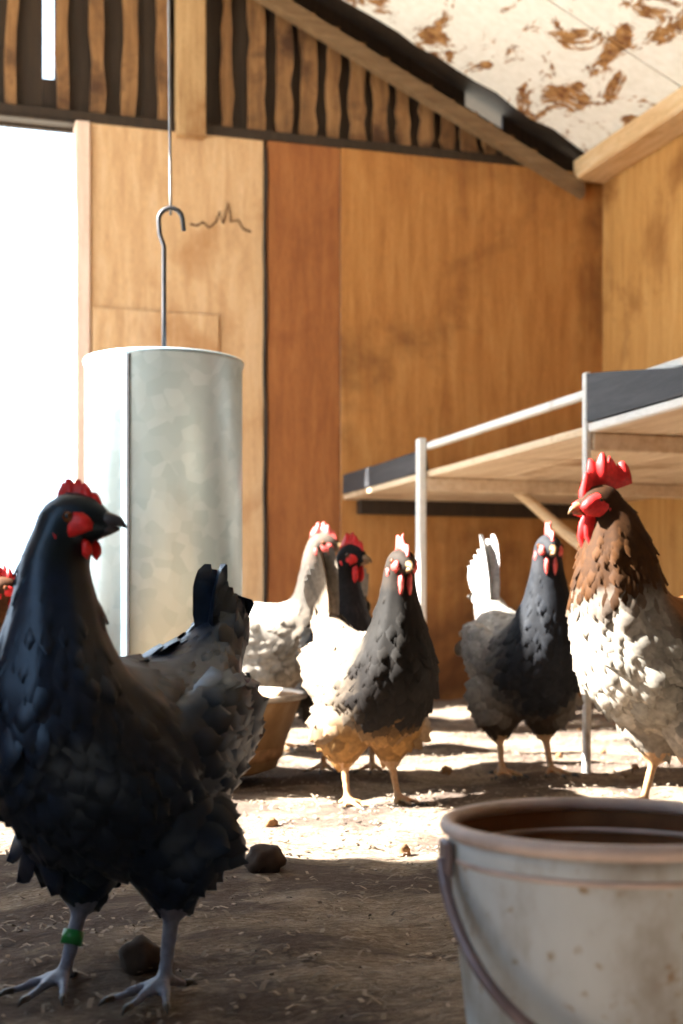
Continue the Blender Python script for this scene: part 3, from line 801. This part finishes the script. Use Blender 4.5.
dk = dict(body=(0.24, 0.19, 0.14), back=(0.32, 0.26, 0.20), breast=(0.008, 0.006, 0.005), belly=(0.30, 0.16, 0.055), belly_z=0.155, neck=(0.008, 0.0065, 0.005), head=(0.03, 0.022, 0.016), wing=(0.50, 0.43, 0.35), tail=(0.2, 0.16, 0.12))  # body, back and wing lightened to put sunlight into the flank colour
p = at(370, 800, 2.53)
chicken('hen', (p.x, p.y), R(253+24), 1.02, 'dark-breasted hen with tan thighs standing before the feeder pan facing out', dk, head_yaw=R(-6), n_feath=1300, mats=('plumage', 'shank_yellow', 'comb_pink', 'beak_horn'), seed=5, comb=1.1, voxel=0.005)
bk = dict(body=(0.10, 0.09, 0.08), back=(0.16, 0.14, 0.12), breast=(0.03, 0.03, 0.033), belly=(0.2, 0.17, 0.14), neck=(0.022, 0.024, 0.030), head=(0.012, 0.012, 0.014), wing=(0.3, 0.27, 0.23), tail=(0.2, 0.18, 0.16))
p = at(348, 775, 2.98)
chicken('hen', (p.x, p.y), R(253-4), 1.06, 'black-necked hen with bright red face peering between two other hens', bk, head_yaw=R(50), n_feath=1100, mats=('plumage', 'shank_yellow', 'comb_red', 'beak_horn'), seed=6, comb=1.0, voxel=0.005)
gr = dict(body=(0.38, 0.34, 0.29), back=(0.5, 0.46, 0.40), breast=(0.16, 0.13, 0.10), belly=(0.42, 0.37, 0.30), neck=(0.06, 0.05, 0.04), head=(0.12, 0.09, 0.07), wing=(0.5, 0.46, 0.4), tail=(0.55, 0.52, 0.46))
p = at(262, 752, 3.46)
chicken('hen', (p.x, p.y), R(253+80), 1.2, 'pale speckled hen with greyish neck beside the feeder', gr, head_yaw=R(-15), n_feath=1100, mats=('plumage', 'shank_yellow', 'comb_pink', 'beak_horn'), seed=7, comb=1.0, voxel=0.0055, lace=0.55)
db = dict(body=(0.14, 0.125, 0.11), back=(0.34, 0.32, 0.29), breast=(0.010, 0.011, 0.014), belly=(0.05, 0.035, 0.025), neck=(0.009, 0.011, 0.015), head=(0.025, 0.026, 0.03), wing=(0.48, 0.45, 0.41), tail=(0.45, 0.44, 0.43))  # pale back and wing colours carry the sunlit white of its flank
p = at(524, 772, 2.88)
chicken('hen', (p.x, p.y), R(253+14), 1.09, 'blackish hen with pale tail standing beside the platform post', db, head_yaw=R(-10), n_feath=1100, mats=('plumage', 'shank_yellow', 'comb_pink', 'beak_horn'), seed=8, comb=1.0, voxel=0.005)
br = dict(body=(0.22, 0.10, 0.04), back=(0.25, 0.12, 0.05), neck=(0.12, 0.05, 0.02), head=(0.09, 0.035, 0.015), breast=(0.2, 0.1, 0.05))
p = at(-62, 790, 2.55)
chicken('hen', (p.x, p.y), R(343), 0.92, 'brown hen only half showing behind the slate blue-black hen', br, n_feath=800, seed=9, voxel=0.0055)
rc = dict(body=(0.04, 0.037, 0.03), back=(0.25, 0.10, 0.03), breast=(0.36, 0.33, 0.28), belly=(0.26, 0.23, 0.19), belly_z=0.17, breast_x=0.05, breast_z=0.40, neck=(0.042, 0.015, 0.002), head=(0.036, 0.012, 0.002), wing=(0.10, 0.075, 0.05), tail=(0.015, 0.02, 0.02))  # breast whitened and body darkened: sunlit and shaded sides put into the plumage
p = at(670, 806, 2.42)
chicken('rooster', (p.x, p.y), R(253-64), 1.13, 'rooster with large red comb, golden-brown neck and pale breast whitened as by sun', rc, rooster=True, head_yaw=R(-8), head_pitch=R(8), n_feath=1700, seed=10, comb=2.0, voxel=0.005)

# ------------------------------------------------------------------ clods and straw
def clod(px, py, d, r_, mat, label, seed):
    p = at(px, py, d); rd = random.Random(seed)
    bm = bmesh.new(); bmesh.ops.create_icosphere(bm, subdivisions=3, radius=1.0)
    for v in bm.verts:
        k = 1+0.28*noise.noise(v.co*1.7+Vector((seed, 0, 0)))+0.12*noise.noise(v.co*4.5+Vector((0, seed, 0)))
        v.co = Vector((v.co.x*r_*k, v.co.y*r_*k*0.9, v.co.z*r_*k*0.85))
    o = from_bm('litter_clod', bm, mat, None, True)
    o.location = (p.x, p.y, floor_h(p.x, p.y)+r_*0.55)
    tag(o, label, 'clod'); return o
clod(141, 985, 1.32, 0.021, 'clod', 'dark round clod on the litter between the legs of the slate hen', 1)
clod(265, 872, 1.85, 0.026, 'clod', 'dark clod in the shaded litter near the feeder pan', 2)
cr_ = random.Random(12)
for k in range(18):
    px, py = (402, 850) if k == 0 else (cr_.uniform(15, 440), cr_.uniform(800, 846)) if k < 12 else (cr_.uniform(440, 640), cr_.uniform(730, 790))
    d_ = F_PX*CAM_H/(py-HZ)
    clod(px, py, d_, 0.013 if k == 0 else cr_.uniform(0.006, 0.013), 'clod_pale', 'small brown crumb of dried droppings on the sunlit litter', 3+k)['group'] = 'brown crumbs on the sunlit litter'

rs = np.random.default_rng(2)
N = 16000
X = rs.uniform(LX+0.1, WX-0.1, N); Y = 0.7 + (WY-0.75)*rs.random(N)**1.2
Z = np.array([floor_h(a, c) for a, c in zip(X, Y)])
Ls = rs.uniform(0.005, 0.020, N); Ws = rs.uniform(0.0008, 0.0028, N); an = rs.uniform(0, 2*PI, N); til = rs.normal(0, 0.18, N)
D = np.stack([np.cos(an)*np.cos(til), np.sin(an)*np.cos(til), np.sin(til)], 1); B = np.stack([-np.sin(an), np.cos(an), 0*an], 1)
Pc = np.stack([X, Y, Z+0.003+np.abs(np.sin(til))*Ls*0.5], 1)
V = np.zeros((N, 6, 3)); C = np.zeros((N, 6, 3))
tint = np.array([0.27, 0.21, 0.155])[None]*rs.uniform(0.45, 1.25, (N, 1))
for k, e in enumerate((-1, 0, 1)):
    mid = Pc + D*(Ls*0.5*e)[:, None] + np.array([0, 0, 1])*(0.002*(e == 0))
    V[:, 2*k] = mid-B*Ws[:, None]; V[:, 2*k+1] = mid+B*Ws[:, None]
C[:] = np.clip(tint, 0, 0.9)[:, None, :]
ii = np.arange(N)[:, None]*6
Fq = np.concatenate([ii+np.array([[0, 1, 3, 2]]), ii+np.array([[2, 3, 5, 4]])], 0)
st = np_mesh('straw_litter', V.reshape(-1, 3), Fq, 'straw', floor, C.reshape(-1, 3), False)
st['kind'] = 'stuff'; st['label'] = 'loose straw and shavings scattered over the floor'
